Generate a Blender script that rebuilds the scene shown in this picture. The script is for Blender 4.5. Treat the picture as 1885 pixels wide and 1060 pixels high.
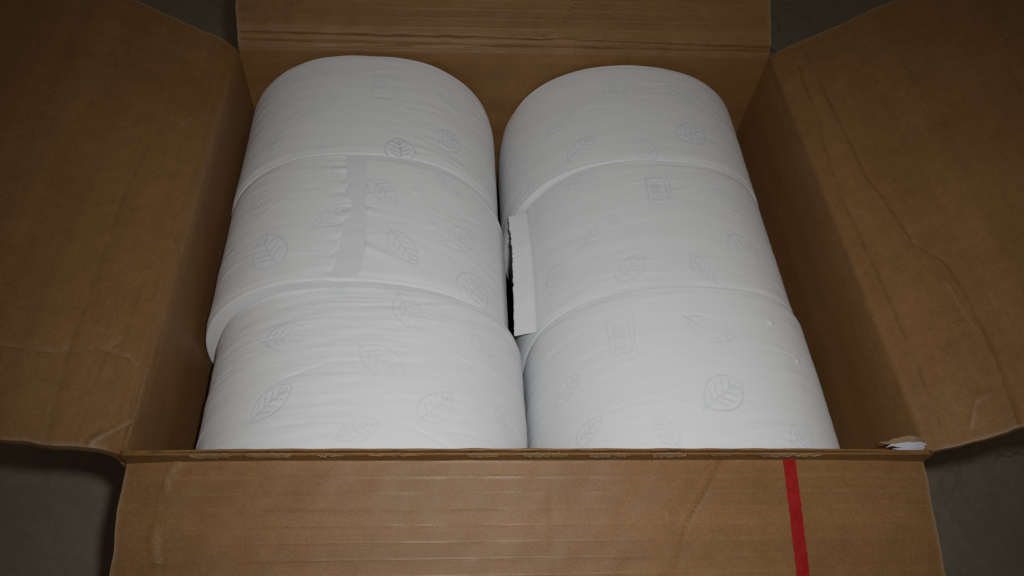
import bpy, math
import numpy as np
from mathutils import Matrix, Vector

for o in list(bpy.data.objects):
    bpy.data.objects.remove(o)
S = bpy.context.scene
COL = S.collection

# ---------------------------------------------------------------- camera
CAM_POS = np.array([-.0513, -.1377, .3255])
PITCH, YAW, ROLL = .942705, .167056, .142871
_f = np.array([math.sin(YAW)*math.cos(PITCH), math.cos(YAW)*math.cos(PITCH), -math.sin(PITCH)])
_r = np.array([math.cos(YAW), -math.sin(YAW), 0.]); _u = np.cross(_r, _f)
C_R = _r*math.cos(ROLL) + _u*math.sin(ROLL)
C_U = -_r*math.sin(ROLL) + _u*math.cos(ROLL)
C_F = _f
cam = bpy.data.objects.new('camera', bpy.data.cameras.new('camera')); COL.objects.link(cam)
cam.data.sensor_width = 36.0
cam.data.lens = 36.0*1352.3/1885.0
cam.data.clip_start = .01; cam.data.clip_end = 60
M = Matrix.Identity(4)
for i in range(3):
    M[i][0], M[i][1], M[i][2], M[i][3] = C_R[i], C_U[i], -C_F[i], CAM_POS[i]
cam.matrix_world = M
S.camera = cam

# ---------------------------------------------------------------- world (dim room)
W = bpy.data.worlds.new("World"); S.world = W; W.use_nodes = True
bg = W.node_tree.nodes['Background']
bg.inputs['Color'].default_value = (1.0, .84, .62, 1); bg.inputs['Strength'].default_value = .042

# ---------------------------------------------------------------- the camera's flash
fl = bpy.data.lights.new('flash', 'SPOT'); flo = bpy.data.objects.new('flash', fl); COL.objects.link(flo)
fl.energy = 3.45; fl.color = (1.0, .995, .99); fl.shadow_soft_size = .007
fl.spot_size = math.radians(100); fl.spot_blend = 1.0
FP = CAM_POS + C_R*.022 + C_U*.026
M2 = M @ Matrix.Rotation(math.radians(-6), 4, 'X')     # the beam sits a little low in the frame
for i in range(3): M2[i][3] = FP[i]
flo.matrix_world = M2

S.view_settings.view_transform = 'Standard'; S.view_settings.look = 'None'
S.view_settings.exposure = 0; S.view_settings.gamma = 1
S.cycles.max_bounces = 6

# ---------------------------------------------------------------- small helpers
rng = np.random.default_rng(7)

def wob(seed, *xs, octaves=3, scale=1.0, n=7):
    """smooth pseudo noise, about -1..1, of the coordinates xs (arrays)"""
    g = np.random.default_rng(seed); out = 0; amp = 1.; tot = 0
    for k in range(octaves):
        acc = 0
        for i in range(n):
            d = g.normal(size=len(xs)); d /= np.linalg.norm(d); fr = scale*(2**k)*g.uniform(.6, 1.4); ph = g.uniform(0, 6.283)
            a = ph
            for x, c in zip(xs, d): a = a + x*(c*fr)
            acc = acc + np.sin(a)
        out = out + acc*(amp/math.sqrt(n*.5)); tot += amp; amp *= .55
    return out/tot

def sstep(a, b, x):
    t = np.clip((x-a)/(b-a), 0, 1); return t*t*(3-2*t)

def seg_dist(X, Y, pl):
    """distance of points to a polyline; signed side too"""
    best = np.full(X.shape, 1e9); side = np.zeros(X.shape)
    for (ax, ay), (bx, by) in zip(pl[:-1], pl[1:]):
        dx, dy = bx-ax, by-ay; L2 = dx*dx+dy*dy+1e-15
        t = np.clip(((X-ax)*dx+(Y-ay)*dy)/L2, 0, 1)
        ex, ey = X-ax-t*dx, Y-ay-t*dy; d = np.hypot(ex, ey)
        m = d < best; best = np.where(m, d, best); side = np.where(m, np.sign(dx*ey-dy*ex), side)
    return best, side

def grid_faces(nu, nv, close_u=False, close_v=False):
    iu = np.arange(nu if close_u else nu-1); iv = np.arange(nv if close_v else nv-1)
    A, B = np.meshgrid(iu, iv, indexing='ij'); A2 = (A+1) % nu; B2 = (B+1) % nv
    return np.stack([A*nv+B, A2*nv+B, A2*nv+B2, A*nv+B2], -1).reshape(-1, 4)

def mesh_obj(name, V, F, mat, parent=None, attr=None, smooth=True, origin=None):
    V = np.asarray(V, np.float64).reshape(-1, 3)
    if parent is not None: V = V - np.array(parent.location)
    elif origin is not None: V = V - np.array(origin)
    me = bpy.data.meshes.new(name); F = np.asarray(F, np.int32)
    me.vertices.add(len(V)); me.vertices.foreach_set('co', V.astype(np.float32).ravel())
    me.loops.add(F.size); me.loops.foreach_set('vertex_index', F.ravel())
    me.polygons.add(len(F)); me.polygons.foreach_set('loop_start', np.arange(0, F.size, 4, dtype=np.int32))
    me.polygons.foreach_set('use_smooth', np.full(len(F), smooth))
    me.update(calc_edges=True)
    if attr:
        for k, a in attr.items():
            at = me.attributes.new(k, 'FLOAT', 'POINT'); at.data.foreach_set('value', np.asarray(a, np.float32).ravel())
    me.materials.append(mat)
    o = bpy.data.objects.new(name, me); COL.objects.link(o)
    if parent is not None: o.parent = parent
    elif origin is not None: o.location = origin
    return o

def normals(P):
    du = np.gradient(P, axis=0); dv = np.gradient(P, axis=1)
    n = np.cross(du, dv); return n/(np.linalg.norm(n, axis=-1, keepdims=True)+1e-12)

def slab(name, P, thick, mat, parent, flip=1, attr=None, smooth=True, disp=None, back=None):
    """a sheet with thickness: P is the (nu,nv,3) visible face, the back lies thick behind it"""
    N = normals(P)*flip; nu, nv = P.shape[:2]
    Q = P if disp is None else P + N*disp[..., None]
    B = P - N*thick if back is None else back
    V = np.concatenate([Q.reshape(-1, 3), B.reshape(-1, 3)]); n = nu*nv
    F = grid_faces(nu, nv); fb = F[:, ::-1] + n
    idx = np.arange(n).reshape(nu, nv)
    ring = np.concatenate([idx[:, 0], idx[-1, 1:], idx[-2::-1, -1], idx[0, -2:0:-1]])
    r2 = np.roll(ring, -1)
    # the cut edge has vertices of its own so that it stays crisp
    m = len(ring); V = np.concatenate([V, V[ring], V[ring+n]]); k = np.arange(m); k2 = np.roll(k, -1)
    side = np.stack([k, k+m, k2+m, k2], -1) + 2*n
    F = np.concatenate([F, fb, side])
    if flip < 0: F = F[:, ::-1]
    if attr: attr = {q: np.concatenate([a.ravel(), np.zeros(n), a.ravel()[ring], np.zeros(m)]) for q, a in attr.items()}
    return mesh_obj(name, V, F, mat, parent, attr, smooth)

def empty(name, loc, label, cat, group=None):
    o = bpy.data.objects.new(name, None); COL.objects.link(o); o.location = loc
    o.empty_display_size = .02; o['label'] = label; o['category'] = cat
    if group: o['group'] = group
    return o

# ---------------------------------------------------------------- materials
def new_mat(name):
    m = bpy.data.materials.new(name); m.use_nodes = True; nt = m.node_tree
    b = nt.nodes['Principled BSDF']; return m, nt, b
def N(nt, t, **kw):
    n = nt.nodes.new(t)
    for k, v in kw.items():
        if hasattr(n, k): setattr(n, k, v)
        else: n.inputs[k].default_value = v
    return n
def ramp(nt, src, stops):
    r = N(nt, 'ShaderNodeValToRGB'); e = r.color_ramp.elements
    while len(e) < len(stops): e.new(.5)
    for i, (p, c) in enumerate(stops): e[i].position = p; e[i].color = (*c, 1) if len(c) == 3 else c
    nt.links.new(src, r.inputs[0]); return r
def mixc(nt, fac, a, b, mode='MIX'):
    m = N(nt, 'ShaderNodeMix', data_type='RGBA', blend_type=mode)
    for s, v in ((0, fac), (6, a), (7, b)):
        if isinstance(v, bpy.types.NodeSocket): nt.links.new(v, m.inputs[s])
        else: m.inputs[s].default_value = v if s == 0 else (*v, 1)
    return m.outputs[2]

def kraft(name, lo, hi, rough=.5, spec=.35, streak=True):
    m, nt, b = new_mat(name); L = nt.links.new
    tc = N(nt, 'ShaderNodeTexCoord').outputs['Object']
    big = N(nt, 'ShaderNodeTexNoise', Scale=22., Detail=5., Roughness=.6); L(tc, big.inputs['Vector'])
    mp = N(nt, 'ShaderNodeMapping'); L(tc, mp.inputs['Vector']); mp.inputs['Scale'].default_value = (1, 1.15, 1.15)
    mid = N(nt, 'ShaderNodeTexNoise', Scale=150., Detail=4., Roughness=.65); L(mp.outputs[0], mid.inputs['Vector'])
    fine = N(nt, 'ShaderNodeTexNoise', Scale=900., Detail=3., Roughness=.7); L(mp.outputs[0], fine.inputs['Vector'])
    c1 = ramp(nt, big.outputs[0], [(.3, lo), (.7, hi)]).outputs[0]
    c2 = mixc(nt, 1., c1, ramp(nt, mid.outputs[0], [(.3, (.92, .915, .905)), (.7, (1.06, 1.06, 1.06))]).outputs[0], 'MULTIPLY')
    c3 = mixc(nt, 1., c2, ramp(nt, fine.outputs[0], [(.3, (.80, .785, .76)), (.72, (1.17, 1.17, 1.18))]).outputs[0], 'MULTIPLY')
    st = N(nt, 'ShaderNodeAttribute', attribute_name='streak')   # washboard streaks of the liner along the flutes
    c3 = mixc(nt, 1., c3, ramp(nt, st.outputs['Fac'], [(0., (.87, .85, .82)), (1., (1.08, 1.09, 1.11))]).outputs[0], 'MULTIPLY') if streak else c3
    # scuffed, paler fibre where creases break the paper; also light painted on flute crests
    at = N(nt, 'ShaderNodeAttribute', attribute_name='scuff_lit')
    c4 = mixc(nt, at.outputs['Fac'], c3, (.42, .30, .19))
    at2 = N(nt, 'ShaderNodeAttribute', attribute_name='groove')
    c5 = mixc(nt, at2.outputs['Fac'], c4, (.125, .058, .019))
    L(c5, b.inputs['Base Color'])
    rr = ramp(nt, mid.outputs[0], [(.3, (rough-.02,)*3), (.7, (rough+.04,)*3)])
    at3 = N(nt, 'ShaderNodeAttribute', attribute_name='rub')   # flute crests rubbed smooth
    L(mixc(nt, at3.outputs['Fac'], rr.outputs[0], (.30, .30, .30)), b.inputs['Roughness'])
    b.inputs['Specular IOR Level'].default_value = spec
    bp = N(nt, 'ShaderNodeBump', Strength=.12, Distance=.0006); L(fine.outputs[0], bp.inputs['Height']); L(bp.outputs[0], b.inputs['Normal'])
    return m
M_KRAFT = kraft('kraft_cardboard', (.262, .130, .043), (.300, .155, .054), .52, .42)
M_FIBRE = kraft('torn_kraft_fibre', (.32, .20, .10), (.46, .32, .19), .8, .1, False)

def paper(name, col, ink=True):
    m, nt, b = new_mat(name); L = nt.links.new
    tc = N(nt, 'ShaderNodeTexCoord').outputs['Object']
    n1 = N(nt, 'ShaderNodeTexNoise', Scale=14., Detail=3.); L(tc, n1.inputs['Vector'])
    c = mixc(nt, n1.outputs[0], tuple(x*.965 for x in col), col)
    if ink:
        at = N(nt, 'ShaderNodeAttribute', attribute_name='ink')
        c = mixc(nt, at.outputs['Fac'], c, (.37, .475, .565))
    L(c, b.inputs['Base Color'])
    b.inputs['Roughness'].default_value = .85; b.inputs['Specular IOR Level'].default_value = .12; b.inputs['Diffuse Roughness'].default_value = .28
    mp = N(nt, 'ShaderNodeMapping'); L(tc, mp.inputs['Vector']); mp.inputs['Scale'].default_value = (1., 2.2, 1.)
    n2 = N(nt, 'ShaderNodeTexNoise', Scale=950., Detail=4., Roughness=.65); L(mp.outputs[0], n2.inputs['Vector'])
    bp = N(nt, 'ShaderNodeBump', Strength=.42, Distance=.0005); L(n2.outputs[0], bp.inputs['Height']); L(bp.outputs[0], b.inputs['Normal'])
    return m
M_PAPER = paper('white_tissue', (.855, .87, .885))
M_STRIP = paper('single_ply_tissue', (.805, .822, .84), False)
M_LINER = paper('torn_white_liner', (.62, .65, .70), False)

def red_mat():
    m, nt, b = new_mat('red_plastic_tape'); L = nt.links.new
    tc = N(nt, 'ShaderNodeTexCoord').outputs['Object']
    n1 = N(nt, 'ShaderNodeTexNoise', Scale=220., Detail=4., Roughness=.7); L(tc, n1.inputs['Vector'])
    L(ramp(nt, n1.outputs[0], [(.3, (.30, .009, .008)), (.7, (.40, .014, .012))]).outputs[0], b.inputs['Base Color'])
    L(ramp(nt, n1.outputs[0], [(.3, (.42,)*3), (.7, (.62,)*3)]).outputs[0], b.inputs['Roughness'])
    b.inputs['Specular IOR Level'].default_value = .25; return m
M_RED = red_mat()

def floor_mat():
    m, nt, b = new_mat('worn_stone_floor'); L = nt.links.new
    tc = N(nt, 'ShaderNodeTexCoord').outputs['Object']
    n1 = N(nt, 'ShaderNodeTexNoise', Scale=6., Detail=6., Roughness=.6); L(tc, n1.inputs['Vector'])
    n2 = N(nt, 'ShaderNodeTexNoise', Scale=160., Detail=4., Roughness=.7); L(tc, n2.inputs['Vector'])
    c = ramp(nt, n1.outputs[0], [(.3, (.262, .226, .160)), (.7, (.335, .292, .212))]).outputs[0]
    c = mixc(nt, 1., c, ramp(nt, n2.outputs[0], [(.3, (.86,)*3), (.7, (1.1,)*3)]).outputs[0], 'MULTIPLY')
    nd = N(nt, 'ShaderNodeTexNoise', Scale=9., Detail=4.); L(tc, nd.inputs['Vector'])
    ad = N(nt, 'ShaderNodeMix', data_type='VECTOR'); ad.inputs[0].default_value = .12; L(tc, ad.inputs[4]); L(nd.outputs['Color'], ad.inputs[5])
    vo = N(nt, 'ShaderNodeTexVoronoi', feature='DISTANCE_TO_EDGE', Scale=7.); L(ad.outputs[1], vo.inputs['Vector'])
    v = ramp(nt, vo.outputs['Distance'], [(0., (1, 1, 1)), (.012, (0, 0, 0))]).outputs[0]
    mk = N(nt, 'ShaderNodeTexNoise', Scale=3.5, Detail=2.); L(tc, mk.inputs['Vector'])
    mv = N(nt, 'ShaderNodeMath', operation='MULTIPLY'); L(v, mv.inputs[0]); L(ramp(nt, mk.outputs[0], [(.48, (0, 0, 0)), (.62, (.75,)*3)]).outputs[0], mv.inputs[1])
    c = mixc(nt, mv.outputs[0], c, (.12, .105, .085)); L(c, b.inputs['Base Color'])
    b.inputs['Roughness'].default_value = .6; return m
M_FLOOR = floor_mat()

# ---------------------------------------------------------------- floor
ZB = -.205                                   # underside of the box
n = 60
gx, gy = np.meshgrid(np.linspace(-3, 3, n), np.linspace(-3, 3, n), indexing='ij')
fo = mesh_obj('floor', np.stack([gx, gy, 0*gx+ZB-.004], -1), grid_faces(n, n), M_FLOOR)
fo['kind'] = 'structure'; fo['label'] = 'dull grey brown stone floor with dark veins under the box'

# ---------------------------------------------------------------- cardboard box
box = empty('cardboard_box', (0, .15, ZB), 'open brown corrugated cardboard box with four spread flaps, packed with white paper rolls', 'cardboard box')
TH = .0042
BL, BR = np.array([-.1896, .2961, 0]), np.array([.1922, .3105, 0])
FL, FR = np.array([-.1939, .0029, 0]), np.array([.1907, -.0027, 0])

def flutes(s, tt, pitch, amp, seed, sharp=.11):
    ph = s/pitch + .025*wob(seed, tt*1., s*1., scale=18, octaves=2)
    w = ph - np.floor(ph)
    d = np.minimum(w, 1-w)
    ridge = np.exp(-(d/sharp)**2)
    return amp*(ridge*(.9+.35*wob(seed+1, tt, s, scale=45, octaves=3)) + .8*w), ridge

def creases(s, tt, lst, seed):
    d = 0; sc = 0; gr = 0
    for pl, depth, width, scuff_lit, groove in lst:
        jx = .0003*wob(seed, s, tt, scale=260); jy = .0003*wob(seed+3, s, tt, scale=260)
        ds, sd = seg_dist(s+jx, tt+jy, pl)
        k = np.exp(-(ds/width)**2)
        m = np.clip(.75+.5*wob(seed+5, s, tt, scale=120), 0, 1.3)
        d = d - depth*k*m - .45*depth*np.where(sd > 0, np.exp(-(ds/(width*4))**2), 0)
        sc = np.maximum(sc, scuff_lit*np.exp(-(ds/(width*.8))**2)*m); gr = np.maximum(gr, groove*np.exp(-(ds/(width*.7))**2)*m)
        seed += 11
    return d, sc, gr

def flap_base(H0, H1, prof, s, t, sk=(0, 0)):
    """profile: knots (s, angle at t=0, angle at t=1) in degrees; 90 up, 0 outward, -90 down"""
    H0, H1 = np.asarray(H0, float), np.asarray(H1, float)
    e = (H1-H0); ln = np.linalg.norm(e); e = e/ln
    out = np.cross(e, [0, 0, 1.])
    ks = np.array([k[0] for k in prof]); A0 = np.interp(s, ks, [k[1] for k in prof]); A1 = np.interp(s, ks, [k[2] for k in prof])
    Aa = np.radians(A0[:, None]*(1-t[None]) + A1[:, None]*t[None])
    ds = np.diff(s, prepend=s[0])[:, None]
    h = np.cumsum(np.cos(Aa)*ds, 0); v = np.cumsum(np.sin(Aa)*ds, 0)
    sh = (sk[0]*(1-t[None]) + sk[1]*t[None])*np.maximum(s, 0)[:, None]
    P = H0 + (e*ln)*t[None, :, None] + out*h[..., None] + np.array([0, 0, 1.])*v[..., None] + e*sh[..., None]
    return P, ln

def flap(name, H0, H1, prof, smax, ns, nt, seed, pitch, amp, crs, label, sk=(0, 0), warp=.0012, z0=-.012, edge=.0006, thick=None, drop=0., bare=None, near=None):
    s = smax*(np.linspace(0, 1, ns)**1.25) if near is None else np.concatenate([np.linspace(0, near, ns-30), np.linspace(near, smax, 31)[1:]])
    t = np.linspace(0, 1, nt)
    P, ln = flap_base(np.array(H0)+[0, 0, z0], np.array(H1)+[0, 0, z0], prof, s, t, sk)
    P[..., 2] -= drop*(np.abs(2*t-1)**7)[None]*np.exp(-s/.03)[:, None]
    Sg, T = np.meshgrid(s, t*ln, indexing='ij')
    d, rub = flutes(Sg, T, pitch, amp, seed)
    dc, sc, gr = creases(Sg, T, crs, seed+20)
    g = np.random.default_rng(seed+77)
    for _ in range(9):                       # light scratches and scuffs from handling
        s1, t1 = g.uniform(.03, smax*.9), g.uniform(.02, ln-.02); an = g.uniform(0, 3.14); L_ = g.uniform(.008, .035)
        ds, _s = seg_dist(Sg, T, [(s1, t1), (s1+L_*math.cos(an)*.5, t1+L_*math.sin(an)*.5+.001), (s1+L_*math.cos(an), t1+L_*math.sin(an))])
        sc = np.maximum(sc, g.uniform(.06, .2)*np.exp(-(ds/.0006)**2)*np.clip(.5+wob(seed+78, Sg, T, scale=200), 0, 1))
    sc = np.maximum(sc, (.16 if near else .05)*rub**1.5*np.clip(.6+.4*wob(seed+60, T, Sg, scale=60), 0, 1)*sstep(.012, .02, Sg))   # flute crests coloured paler, painting in the lines of light they catch
    w = sstep(.0, .03, Sg)
    d = d*sstep(.004, .02, Sg) + dc + w*warp*wob(seed+7, Sg, T, scale=22, octaves=3) + .00012*wob(seed+8, Sg, T, scale=240, octaves=2)
    e = (np.array(H1)-np.array(H0))/ln
    er = edge*(wob(seed+9, s, scale=120, octaves=3)[:, None]*(1-t[None])**30 + wob(seed+10, s, scale=120, octaves=3)[:, None]*t[None]**30)
    P = P + e*er[..., None]*sstep(.01, .03, Sg)[..., None]
    edge_d = np.minimum(T, ln-T)
    sc = np.maximum(sc, .55*np.exp(-(edge_d/.0012)**2)*sstep(.012, .02, Sg))
    if bare:                                 # darker brown band with uneven edges between these two distances
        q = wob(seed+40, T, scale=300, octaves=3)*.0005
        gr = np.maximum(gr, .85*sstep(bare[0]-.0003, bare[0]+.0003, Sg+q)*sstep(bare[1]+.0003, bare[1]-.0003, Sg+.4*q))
    tk = TH if thick is None else thick(Sg)[..., None]
    o = slab(name, P, tk, M_KRAFT, box, disp=d, attr={'scuff_lit': np.clip(sc, 0, 1), 'groove': np.clip(gr, 0, 1), 'streak': np.clip(.5+.28*wob(seed+50, Sg, T*.02, scale=260, octaves=4), 0, 1), 'rub': .8*rub**2*np.clip(.55+.7*wob(seed+30, T, Sg, scale=220, octaves=3), 0, 1)})
    o['label'] = label
    return o, P, d, s, t, ln
PROF_L = [(0, 90, 90), (.005, 86, 84), (.012, 55, 48), (.022, 30, 17), (.05, 28, 12), (.058, 31, 12), (.17, 31, 13)]
PROF_R = [(0, 90, 90), (.009, 88, 86), (.012, 52, 48), (.020, 44, 40), (.026, 41, 35), (.17, 41, 34)]
PROF_B = [(0, 90, 90), (.008, 86, 86), (.011, 55, 55), (.017, 62, 60), (.020, 30, 30), (.024, 38, 38), (.032, 35, 35), (.17, 35, 35)]
PROF_F = [(0, 90, 90), (.0025, 88, 88), (.0034, 0, 0), (.0043, -97, -97), (.0118, -98, -98), (.0130, -24, -24), (.017, -18, -18), (.17, -20, -20)]

fo_, _, _, _, _, _ = flap('flap', BL, FL, PROF_L, .17, 220, 260, 101, .0075, .00005, [
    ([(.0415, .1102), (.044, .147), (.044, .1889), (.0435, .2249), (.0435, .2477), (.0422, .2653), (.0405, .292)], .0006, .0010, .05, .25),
    ([(.0238, .0801), (.031, .0941), (.0415, .1102)], -.0004, .0006, .35, 0),
    ([(.0173, .0198), (.0158, .1352), (.0138, .1874), (.0132, .2175), (.013, .2535), (.011, .2844)], -.0003, .0010, .10, 0),
    ([(.20, .252), (.071, .2491), (.0578, .2500), (.0435, .2484), (.0272, .244), (.0232, .2388)], .0006, .0006, .45, 0),
    ([(.027, .2447), (.0175, .2462), (.0138, .2499)], .0005, .0006, .3, 0),
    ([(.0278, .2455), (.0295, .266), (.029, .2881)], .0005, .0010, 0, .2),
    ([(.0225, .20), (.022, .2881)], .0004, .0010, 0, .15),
    ([(.0075, .10), (.008, .2881)], .0004, .0008, .2, 0),
    ([(.008, .276), (.016, .284), (.022, .2905)], -.0012, .0014, .5, 0)], 'left flap with a long crease and a pale cross wrinkle', warp=.0012)
flap('flap', FR, BR, PROF_R, .17, 220, 260, 202, .0075, .00005, [
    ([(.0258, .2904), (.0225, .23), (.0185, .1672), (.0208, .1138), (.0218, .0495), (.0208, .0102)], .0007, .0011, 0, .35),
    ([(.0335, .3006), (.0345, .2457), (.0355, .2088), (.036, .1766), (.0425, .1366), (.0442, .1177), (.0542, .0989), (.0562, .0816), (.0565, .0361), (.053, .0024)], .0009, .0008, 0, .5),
    ([(.0442, .119), (.0475, .112), (.0542, .0989)], -.0006, .0007, .2, 0),
    ([(.0498, .0863), (.052, .0691), (.0528, .0573)], -.0005, .0007, .3, 0),
    ([(.0265, .2355), (.0335, .2198)], -.0003, .0006, .25, 0),
    ([(.0118, .004), (.0118, .31)], -.0002, .0010, .04, 0),
    ([(.034, .008), (.040, .018), (.046, .02)], -.0005, .0007, .4, 0)], 'right flap with a crooked dark crease along it', warp=.0012)
flap('flap', BR, BL, PROF_B, .15, 260, 240, 303, .0068, .00013, [
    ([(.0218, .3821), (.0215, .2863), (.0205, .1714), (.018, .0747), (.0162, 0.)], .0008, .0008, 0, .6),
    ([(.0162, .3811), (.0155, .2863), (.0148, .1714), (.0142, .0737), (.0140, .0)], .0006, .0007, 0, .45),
    ([(.0122, .383), (.0122, .0)], -.0005, .0007, .3, 0),
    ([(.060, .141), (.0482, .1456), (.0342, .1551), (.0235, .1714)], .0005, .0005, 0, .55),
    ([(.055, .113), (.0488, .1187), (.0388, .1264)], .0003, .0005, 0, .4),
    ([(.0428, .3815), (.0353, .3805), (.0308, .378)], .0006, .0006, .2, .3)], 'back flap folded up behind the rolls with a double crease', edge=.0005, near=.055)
HF0, HF1 = FL + [0, .0005, 0], FR + [.0022, .0005, 0]
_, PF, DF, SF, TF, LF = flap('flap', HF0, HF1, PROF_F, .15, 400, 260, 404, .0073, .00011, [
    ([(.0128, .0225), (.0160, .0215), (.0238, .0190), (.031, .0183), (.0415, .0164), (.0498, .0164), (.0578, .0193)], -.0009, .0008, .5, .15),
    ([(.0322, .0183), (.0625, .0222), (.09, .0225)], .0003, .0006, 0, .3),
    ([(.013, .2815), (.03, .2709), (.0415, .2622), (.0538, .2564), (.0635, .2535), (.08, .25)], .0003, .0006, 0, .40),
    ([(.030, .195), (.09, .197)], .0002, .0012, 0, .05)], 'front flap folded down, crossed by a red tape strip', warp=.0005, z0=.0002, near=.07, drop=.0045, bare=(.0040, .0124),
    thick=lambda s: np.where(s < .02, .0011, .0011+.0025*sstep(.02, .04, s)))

def wall(H0, H1, z1, seed, label, thick=TH, bulge=.005):
    z = np.linspace(ZB, z1, 60); t = np.linspace(0, 1, 120)
    e = H1-H0; ln = np.linalg.norm(e); out = np.cross(e/ln, [0, 0, 1.])
    Z, T = np.meshgrid(z, t, indexing='ij')
    b = bulge*np.sin(np.pi*np.clip((Z-ZB)/(z1-ZB), 0, 1))*np.sin(np.pi*T)
    P = H0 + e*T[..., None] + out*b[..., None]; P[..., 2] = Z
    d, rub = flutes(z1-Z+0*T, T*ln, .0075, .00010, seed)
    d = d + .0006*wob(seed+4, Z, T*ln, scale=25, octaves=2)*np.sin(np.pi*np.clip((Z-ZB)/(z1-ZB), 0, 1))
    o = slab('wall', P, thick, M_KRAFT, box, disp=d, attr={'streak': np.clip(.5+.25*wob(seed+50, Z, T*ln*.02, scale=260, octaves=4), 0, 1)}); o['label'] = label
wall(BL, FL, -.012, 501, 'left wall of the box'); wall(FR, BR, -.012, 502, 'right wall of the box')
wall(BR, BL, -.012, 503, 'back wall of the box', bulge=.002); wall(HF0, HF1, .0002, 504, 'front wall of the box', .0022, .001)
tx = np.linspace(0, 1, 12)
Pb = (BL+(BR-BL)*tx[:, None])[:, None]*(1-tx[None, :, None]) + (FL+(FR-FL)*tx[:, None])[:, None]*tx[None, :, None]; Pb[..., 2] = ZB+.001
slab('base', Pb, .004, M_KRAFT, box, flip=-1, attr={'streak': np.full(Pb.shape[:2], .5)})

# red tear tape down the front flap
NF = normals(PF); PFd = PF + NF*(DF)[..., None]
i0 = int(np.searchsorted(SF, .0105))
tt = np.linspace(.8062, .8226, 7)
tape = np.zeros((len(SF)-i0, 7, 3))
for i in range(i0, len(SF)):
    for c in range(3):
        tape[i-i0, :, c] = np.interp(tt + .0002*math.sin(i*.21), TF, PFd[i, :, c] + NF[i, :, c]*.00035)
slab('red_tape', tape, .0003, M_RED, box)

# torn kraft flakes left along the perforated front rim
def flake(x, wd, hgt, seed):
    g = np.random.default_rng(seed); k = 16; a = np.linspace(0, 1, k)
    t = (x-wd/2+a*wd); y0 = np.interp((t-HF0[0])/(HF1[0]-HF0[0]), [0, 1], [HF0[1], HF1[1]])
    env = np.sin(np.pi*a)**.4
    lo = -1.25*hgt*env*(.75+.25*wob(seed, a, scale=30)) ; hi = .40*hgt*env*(.6+.5*wob(seed+1, a, scale=22))
    q = np.linspace(0, 1, 5)
    P = np.zeros((5, k, 3)); P[..., 0] = t[None]
    v = lo[None]*(1-q[:, None]) + hi[None]*q[:, None]
    lift = .0004 + (.0006*np.abs(wob(seed+2, a, scale=12)))[None]*np.abs(q[:, None]-.4)*2
    P[..., 1] = y0[None] - .0026 - lift; P[..., 2] = .0032 + v - .0045*np.abs(2*(t-HF0[0])/(HF1[0]-HF0[0])-1)[None]**7
    P[..., 1] += np.where(v > 0, v*.6, 0)
    slab('torn_flake', P, .0003, M_FIBRE, box)
PXF = lambda p: HF0[0] + (p-222)/1486*(HF1[0]-HF0[0])
for i, (p, wpx, h) in enumerate([(375, 75, .0032), (475, 85, .0030), (582, 50, .0016), (690, 95, .0014), (848, 62, .0030), (945, 55, .0030), (985, 40, .0030),
                                 (1062, 48, .0034), (1100, 34, .0026), (1190, 70, .0034), (1288, 46, .0024), (1395, 70, .0028), (1450, 60, .002)]):
    flake(PXF(p), wpx/1486*.3846, h, 900+i*7)

# white inner liner torn open at the front right corner
def liner(x0, x1, y, z0, z1, seed, lean):
    a = np.linspace(0, 1, 22); q = np.linspace(0, 1, 6)
    P = np.zeros((6, 22, 3)); P[..., 0] = (x0+(x1-x0)*a)[None]
    top = z0+(z1-z0)*(np.sin(np.pi*np.clip(a*.90, 0, 1)**2.2))*(1+.05*wob(seed, a, scale=22))
    P[..., 2] = z0*(1-q[:, None]) + top[None]*q[:, None]; P[..., 1] = y + lean*q[:, None]*np.sin(np.pi*a)[None] + .0004*wob(seed+1, a, scale=9)[None]
    return P
for j, (y, z1, ln) in enumerate([(.0035, .0030, .0025), (.0014, .0020, .002), (.0000, .0008, .0015)]):
    o = slab('torn_liner', liner(.1690+.003*j, .1950-.001*j, y, -.004, z1-.0024, 40+j*5, ln), .0004, M_FIBRE if j == 0 else M_LINER, box)

# ---------------------------------------------------------------- paper rolls
RU = .094                                    # metres of arc per radian used for the print layout
SEC_N = 2.3
# centre x, top z, half width, half height, near y, width
ROLLS = {'back_left': (-.1019, -.0010, .0928, .0945, .1978, .0975), 'middle_left': (-.1000, -.0008, .0939, .095, .1008, .0962),
         'front_left': (-.0929, -.0036, .0943, .0949, .0030, .0970), 'back_right': (.0908, -.0071, .0952, .0937, .2042, .098),
         'middle_right': (.0925, -.0061, .0915, .092, .1005, .1030), 'front_right': (.0927, -.0015, .0895, .0928, .0002, .0995)}
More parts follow.
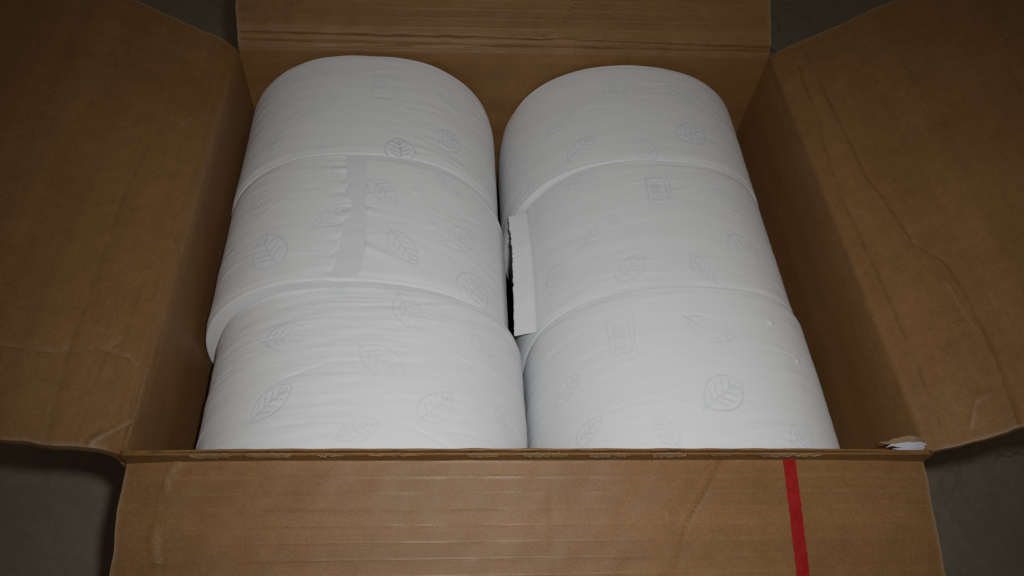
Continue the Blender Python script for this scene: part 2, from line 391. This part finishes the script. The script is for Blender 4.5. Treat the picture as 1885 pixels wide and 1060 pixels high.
# printed leaves: stem (arc, width), tip (arc, width), breadth, strength of the ink
LEAVES = {
    'back_left': [(0.1874, 0.0386, 0.1654, 0.0555, 0.4, 0.5), (0.1733, 0.0059, 0.1554, 0.0282, 0.45, 0.45), (0.2106, 0.0172, 0.2028, 0.0317, 0.75, 0.8), (0.1213, -0.005, 0.1239, 0.0167, 0.8, 1.5), (0.1017, 0.0202, 0.0811, 0.0356, 0.65, 0.85), (0.0798, 0.064, 0.0999, 0.0745, 0.4, 0.6), (0.1865, 0.0869, 0.171, 0.0769, 0.4, 0.45), (0.1925, 0.0031, 0.1824, 0.0093, 0.4, 0.3), (0.2318, 0.076, 0.2172, 0.0704, 0.6, 0.3), (0.1435, 0.0426, 0.1292, 0.0365, 0.4, 0.15)],
    'middle_left': [(0.1813, 0.093, 0.1604, 0.0776, 0.4, 0.5), (0.2196, 0.0681, 0.2031, 0.0697, 0.85, 0.6), (0.1884, 0.014, 0.2032, 0.0405, 0.65, 0.8), (0.1738, 0.0379, 0.15, 0.0549, 0.45, 0.55), (0.1277, 0.0379, 0.1122, 0.0148, 0.5, 0.7), (0.0992, 0.0354, 0.0737, 0.0541, 0.5, 0.5), (0.1021, 0.0897, 0.0823, 0.0768, 0.4, 0.5), (0.1424, 0.076, 0.1254, 0.0569, 0.5, 0.55), (0.0824, -0.0018, 0.0664, 0.0213, 0.8, 0.75), (0.1563, 0.0151, 0.1513, 0.0268, 0.5, 0.2)],
    'front_left': [(0.1999, 0.0673, 0.1747, 0.0677, 0.6, 0.65), (0.1288, 0.0946, 0.1141, 0.0701, 0.5, 0.5), (0.1483, 0.0585, 0.1241, 0.0417, 0.5, 0.55), (0.2005, 0.0204, 0.1791, 0.0376, 0.45, 0.8), (0.1162, 0.0177, 0.1, 0.0347, 0.6, 0.65), (0.0874, 0.075, 0.0684, 0.0579, 0.4, 0.5), (0.2251, 0.013, 0.2189, 0.0188, 0.7, 0.5), (0.071, 0.0372, 0.0608, 0.0203, 0.4, 0.4), (0.1552, 0.0069, 0.1347, 0.0153, 0.5, 0.3), (0.166, 0.0968, 0.1564, 0.0915, 0.5, 0.4)],
    'back_right': [(0.2196, 0.0447, 0.1958, 0.0587, 0.4, 0.7), (0.1069, 0.064, 0.1298, 0.0753, 0.45, 0.8), (0.1326, 0.0238, 0.1088, 0.0365, 0.7, 1.1), (0.2062, 0.0106, 0.1865, 0.027, 0.5, 0.65), (0.1487, -0.0001, 0.159, 0.0203, 0.6, 0.8), (0.2505, 0.0337, 0.2352, 0.0375, 0.8, 0.7), (0.2171, 0.0923, 0.1997, 0.0866, 0.5, 0.4), (0.2581, 0.076, 0.2373, 0.0711, 0.5, 0.4), (0.1658, 0.0367, 0.1522, 0.0282, 0.5, 0.12)],
    'middle_right': [(0.2132, 0.0965, 0.1908, 0.0887, 0.5, 0.5), (0.1159, 0.0812, 0.0916, 0.0691, 0.5, 0.65), (0.2072, 0.043, 0.1843, 0.0586, 0.4, 0.65), (0.1166, 0.0252, 0.0959, 0.0424, 0.85, 0.75), (0.1918, 0.0097, 0.1725, 0.0262, 0.5, 0.6), (0.1319, 0.0054, 0.143, 0.0235, 0.5, 0.75), (0.2389, 0.03, 0.2208, 0.0307, 0.8, 0.65), (0.2651, 0.0869, 0.237, 0.0647, 0.7, 0.5), (0.1848, 0.0397, 0.1711, 0.0436, 0.5, 0.15)],
    'front_right': [(0.1585, 0.0782, 0.1306, 0.0656, 0.45, 0.75), (0.2453, 0.0451, 0.2231, 0.0558, 0.4, 0.5), (0.1587, 0.0228, 0.1354, 0.0385, 0.65, 0.75), (0.1068, 0.0561, 0.0903, 0.0384, 0.4, 0.65), (0.2307, 0.0161, 0.2128, 0.0268, 0.45, 0.5), (0.1756, 0.0041, 0.1858, 0.0212, 0.5, 0.65), (0.1141, 0.0059, 0.0982, 0.0142, 0.8, 0.5), (0.2889, 0.0402, 0.2651, 0.0393, 0.6, 0.4), (0.0887, 0.0848, 0.0723, 0.0842, 0.5, 0.4)]}

LOGOS = {'back_left': (.136, .065, .45), 'back_right': (.168, .070, .4), 'middle_right': (.1557, .0755, .8), 'front_right': (.1965, .0715, .55)}
GLYPH = {'T': [[(0, 1), (1, 1)], [(.5, 1), (.5, 0)]], 'O': [[(.5+.5*math.cos(a), .5+.5*math.sin(a)) for a in np.linspace(0, 6.283, 17)]],
         'R': [[(0, 0), (0, 1), (.7, 1), (.95, .85), (.95, .65), (.7, .5), (0, .5)], [(.5, .5), (1, 0)]], 'K': [[(0, 0), (0, 1)], [(1, 1), (0, .45)], [(.25, .6), (1, 0)]]}

def leaf_lines(p0, p1, w, seed):
    g = np.random.default_rng(seed); p0, p1 = np.array(p0), np.array(p1); ax = p1-p0; ln = np.linalg.norm(ax); ax = ax/ln; ay = np.array([-ax[1], ax[0]])
    a = np.linspace(0, 1, 22); bend = g.uniform(-.08, .08)
    mid = bend*np.sin(np.pi*a)
    hw = w*.54*np.sin(np.pi*a**g.uniform(.72, 1.2))**.66
    mk = lambda A, B: [tuple(p0+ax*ln*x+ay*ln*y) for x, y in zip(A, B)]
    out = [mk(a*.95+.05, mid+hw), mk(a*.95+.05, mid-hw*g.uniform(.85, 1.05)), mk(np.linspace(-.05, .9, 12), bend*np.sin(np.pi*np.linspace(-.05, .9, 12)))]
    for x in (.22, .38, .54, .70):
        for sgn in (1, -1):
            xx = x + (.05 if sgn > 0 else 0); h = w*.5*math.sin(math.pi*min(xx+.1, 1))*.72
            m0 = bend*math.sin(math.pi*xx)
            out.append(mk([xx, xx+.08, xx+.14], [m0, m0+sgn*h*.6, m0+sgn*h]))
    return out

def draw(ink, U, Vv, lines, sig, amp, fade_seed):
    pts = np.array([p for l in lines for p in l]); m = .003
    mu = (U[:, 0] > pts[:, 0].min()-m) & (U[:, 0] < pts[:, 0].max()+m); mv = (Vv[0] > pts[:, 1].min()-m) & (Vv[0] < pts[:, 1].max()+m)
    if not mu.any() or not mv.any(): return
    iu, iv = np.where(mu)[0], np.where(mv)[0]; sl = np.s_[iu[0]:iu[-1]+1, iv[0]:iv[-1]+1]
    u, v = U[sl], Vv[sl]; d = np.full(u.shape, 1.)
    for l in lines: d = np.minimum(d, seg_dist(u, v, l)[0])
    k = amp*np.exp(-(d/sig)**2)*np.clip(.78+.42*wob(fade_seed, u, v, scale=150), .15, 1.15)
    ink[sl] = np.maximum(ink[sl], k)

def make_roll(key, label, seed, wrinkle=1., parts=None):
    x, zt, a, b, y0, w = ROLLS[key]
    r = empty('paper_roll', (x, y0+w/2, zt-2*b), label, 'paper roll', 'white paper rolls packed in the box')
    th = np.concatenate([np.linspace(-.30, math.pi+.30, 640), np.linspace(math.pi+.30, 2*math.pi-.30, 62)[1:-1]])
    nv = 190
    # profile across the roll: core bore, near end face, rounded edge, tread, rounded edge, far end face
    e = .0014
    q = np.linspace(0, math.pi/2, 5)
    prof = [(-.060, .0012), (-.045, .0006), (-.02, .0002), (-.006, .0)] + [(-e*(1-math.sin(k)), e*(1-math.cos(k))) for k in q]
    vs = np.linspace(e, w-e, nv)[1:-1]
    full = prof + [(0, v) for v in vs] + [(r_, w-v_) for r_, v_ in prof[::-1]]
    ro = np.array([p[0] for p in full]); vv = np.array([p[1] for p in full])
    U, Vv = np.meshgrid(th*RU, vv, indexing='ij'); RO = np.broadcast_to(ro, U.shape)
    c, s_ = np.cos(th), np.sin(th); rr = (np.abs(c)**SEC_N+np.abs(s_)**SEC_N)**(-1/SEC_N)
    X = x + a*rr*c; Z = zt - b + b*rr*s_
    nx, nz = np.gradient(Z, th), -np.gradient(X, th); nl = np.hypot(nx, nz); nx, nz = nx/nl, nz/nl
    tread = sstep(-.0015, 0, RO)
    ink = np.zeros(U.shape); boss = np.zeros(U.shape)
    for i, (u0, v0, u1, v1, wd, am) in enumerate(LEAVES[key]):
        draw(ink, U, Vv, leaf_lines((u0, v0), (u1, v1), wd, seed*31+i), .00047, min(am, 1.5)*.40, seed*17+i)
        m = np.hypot(U-(u0+u1)/2, Vv-(v0+v1)/2); boss = np.maximum(boss, np.exp(-(m/(.45*math.hypot(u1-u0, v1-v0)))**4))
    if key in LOGOS:
        cu, cv, am = LOGOS[key]; hl, hh = .0112, .0062; ln = []
        rect = [(-hl+.0012, hh), (hl-.0012, hh), (hl, hh-.0012), (hl, -hh+.0012), (hl-.0012, -hh), (-hl+.0012, -hh), (-hl, -hh+.0012), (-hl, hh-.0012), (-hl+.0012, hh)]
        P2 = lambda p: (cu+p[1], cv+p[0])
        ln.append([P2(p) for p in rect])
        for k, ch in enumerate('TORK'):
            for st in GLYPH[ch]: ln.append([P2((-.0090+k*.0048+px*.0034, -.0032+py*.0064)) for px, py in st])
        sw = np.linspace(-1, 1, 16)
        ln.append([P2((hl*1.1*t_, -hh-.0024-.0007*math.sin(t_*3.0)-.0008*max(-t_, 0)**2)) for t_ in sw])
        draw(ink, U, Vv, ln, .00046, am*.42, seed*5)
    ink *= tread
    # relief: embossing, wrinkles that run round the roll, soft bulges, lips along the rims
    g = np.random.default_rng(seed)
    d = -.0007*ink + .00013*boss
    d = d + wrinkle*.00013*wob(seed+1, U*.45, Vv*3.2, scale=75, octaves=3) + .0004*wob(seed+2, U, Vv, scale=26, octaves=2)
    d = d + .00009*wrinkle*wob(seed+12, U*.35, Vv*2.6, scale=330, octaves=3)*np.clip(.4+wob(seed+13, U, Vv, scale=40), 0, 1.3)
    for k in range(48):
        u0 = g.uniform(.02, .28); v0 = g.uniform(.006, w-.006); L_ = g.uniform(.012, .05); sl = g.normal()*.22; wd = g.uniform(.0007, .0018)
        am = g.uniform(.00005, .00022)*wrinkle*g.choice([1, 1, -1])
        f = (Vv-v0-sl*(U-u0)); d = d + am*np.exp(-(f/wd)**2)*np.exp(-((U-u0)/(L_*.5))**4)
    for k in range(1):
        u0 = g.uniform(.05, .24); v0 = g.uniform(.01, w-.01); d = d + .0003*np.exp(-(np.hypot(U-u0, Vv-v0)/.0012)**2)
    for u0, v0, am in (parts or {}).get('bumps', []): d = d + am*np.exp(-(np.hypot(U-u0, Vv-v0)/.0017)**2)
    for dist in (Vv, w-Vv):
        d = d + (.00036+.0004*wob(seed+3+int(dist is Vv), U, scale=45, octaves=3))*np.exp(-(dist/.0022)**2) - .0008*sstep(.006, .0005, dist)*(1+.5*wob(seed+9, U, scale=30))
    for f in (parts or {}).get('relief', []): d = d + f(U, Vv)
    d = d*sstep(-.03, 0, RO)
    lay = (.00022*np.sin(RO*2600)+.0003*wob(seed+6, RO*30, U, scale=9))*sstep(0, -.003, RO)
    D = RO + d
    vy = Vv + np.where(RO < 0, np.where(Vv < w/2, 1, -1)*lay, 0) + .0009*wob(seed+5, U, Vv*0, scale=22, octaves=3)*(sstep(.012, 0, Vv)+sstep(.012, 0, w-Vv))
    P = np.stack([X[:, None]+nx[:, None]*D, y0+vy, Z[:, None]+nz[:, None]*D], -1)
    F = grid_faces(len(th), len(vv), True, True)
    o = mesh_obj('paper_winding', P, F, M_PAPER, r, {'ink': ink})
    def surf(u, v, lift=.0):
        """point on the roll's skin at print coordinates"""
        t_ = np.asarray(u)/RU
        f = lambda A: np.interp(t_, th[:640], A[:640])
        return np.stack([f(X)+f(nx)*lift, y0+np.asarray(v)+0*t_, f(Z)+f(nz)*lift], -1)
    return r, surf

make_roll('back_left', 'white paper roll in the far left corner with one dark leaf near its front edge', 11, .8)
# middle left: the sheet ends in a ragged tear, with the glued ply below laid bare
RAG = np.array([(.1575, .0019), (.1565, .013), (.1555, .0228), (.1543, .0348), (.1530, .0400), (.1525, .0431), (.1500, .0480), (.1493, .0550), (.1530, .0610), (.1540, .0667), (.1550, .080), (.1565, .0947)])
RIGHT = np.array([(.1442, .0), (.1438, .0019), (.1409, .027), (.1425, .06), (.1449, .096)])
def rag_u(v): return np.interp(v, RAG[:, 1], RAG[:, 0]) + .0005*wob(77, v, scale=900, octaves=3) + .0004*wob(78, v, scale=300)
def right_u(v): return np.interp(v, RIGHT[:, 1], RIGHT[:, 0])
def rel_left(U, V):
    f = U-rag_u(V); return sstep(0, .0006, f)*(.0008+.0006*wob(79, V, scale=420, octaves=2)*np.exp(-np.maximum(f, 0)/.006))*np.exp(-np.maximum(f, 0)/.05)
def rel_right(U, V):
    f = right_u(V)-U; k = sstep(0, .0006, f)
    pucker = .0012*np.exp(-((V-.023+(f*.45))/(.0028+.06*np.maximum(f, 0)))**2)*np.exp(-np.maximum(f, 0)/.014) + .0008*np.exp(-((V-.050+f*.2)/.0022)**2)*np.exp(-np.maximum(f, 0)/.009)
    return k*(.0006*np.exp(-np.maximum(f, 0)/.04)+pucker)
rml, surf = make_roll('middle_left', 'white paper roll with a ragged torn strip across its top, middle of left column', 23, 1.0,
    {'relief': [rel_left, rel_right], 'bumps': [(.1027, .0458, .0006), (.1141, .0692, .0006), (.1085, .0255, .0005)]})
vg = np.linspace(.0015, ROLLS['middle_left'][5]-.0015, 90); ag = np.linspace(0, 1, 14)
Pg = np.stack([surf(right_u(vg)*(1-k)+(rag_u(vg)+.0008)*k, vg, .00022+.00016*wob(81, vg, .012*k+0*vg, scale=260)) for k in ag], 0)
o = slab('glued_strip', Pg, .0002, M_STRIP, rml, flip=-1 if np.cross(Pg[1, 0]-Pg[0, 0], Pg[0, 1]-Pg[0, 0])[2] < 0 else 1)
o['label'] = 'bare strip of single ply along the torn sheet end'
make_roll('front_left', 'white paper roll with long soft wrinkles at the front rim, front of the left column', 37, 1.6)
make_roll('back_right', 'white paper roll with a flattened top in the far right corner, printed with crisp leaves', 41, .7)
rmr, surf = make_roll('middle_right', 'white paper roll whose loose sheet end sticks out to its left over the dark gap', 53, .8)
# the loose end of the middle right roll, standing off to the left
nv_ = 140; q = np.linspace(0, 1, nv_); ag = np.linspace(0, 1, 40)
CU = np.interp(q, [0, .3, .7, 1], [.2500, .2468, .2478, .2490]); CV = .0990 + (.0012-.0990)*q
Pt = np.zeros((40, nv_, 3))
for j, qq in enumerate(q):
    Ln = .0150 + .0010*qq + .00022*math.sin(j*1.9)*math.sin(j*.7+1) + .0004*float(wob(91, np.array(qq), scale=45, octaves=3))
    us = CU[j] - .008*(1-np.minimum(ag/.3, 1))
    Pt[:, j] = surf(us, CV[j]+0*ag, -.0002+.0005*np.minimum(ag/.2, 1))
    C = Pt[12, j].copy(); k = np.clip((ag-ag[12])/(1-ag[12]), 0, 1)
    # leave the skin along its tangent, then level out into the gap
    T_ = Pt[12, j]-Pt[9, j]; th0 = math.atan2(-T_[2], -T_[0]); A = th0*(1-sstep(0, .30, k)) + .06*np.sin(k*3+qq*4) + .30
    ds = np.diff(k, prepend=0)*Ln
    m = ag > ag[12]
    Pt[m, j, 0] = (C[0]-np.cumsum(np.cos(A)*ds))[m]; Pt[m, j, 2] = (C[2]-np.cumsum(np.sin(A)*ds)+.0003*np.sin(qq*9+k*2)+.0004*k*wob(95, k*.015+qq*0, k*0+qq*.1, scale=150))[m]
o = slab('loose_end', Pt, .00025, M_PAPER, rmr, flip=-1 if np.cross(Pt[1, 0]-Pt[0, 0], Pt[0, 1]-Pt[0, 0])[2] < 0 else 1)
o['label'] = 'loose sheet end with a frayed left edge'
make_roll('front_right', 'white paper roll with two small bumps on its right shoulder, front of the right column', 67, 1.0,
    {'bumps': [(.104, .0783, .0008), (.0911, .0571, .0008)]})
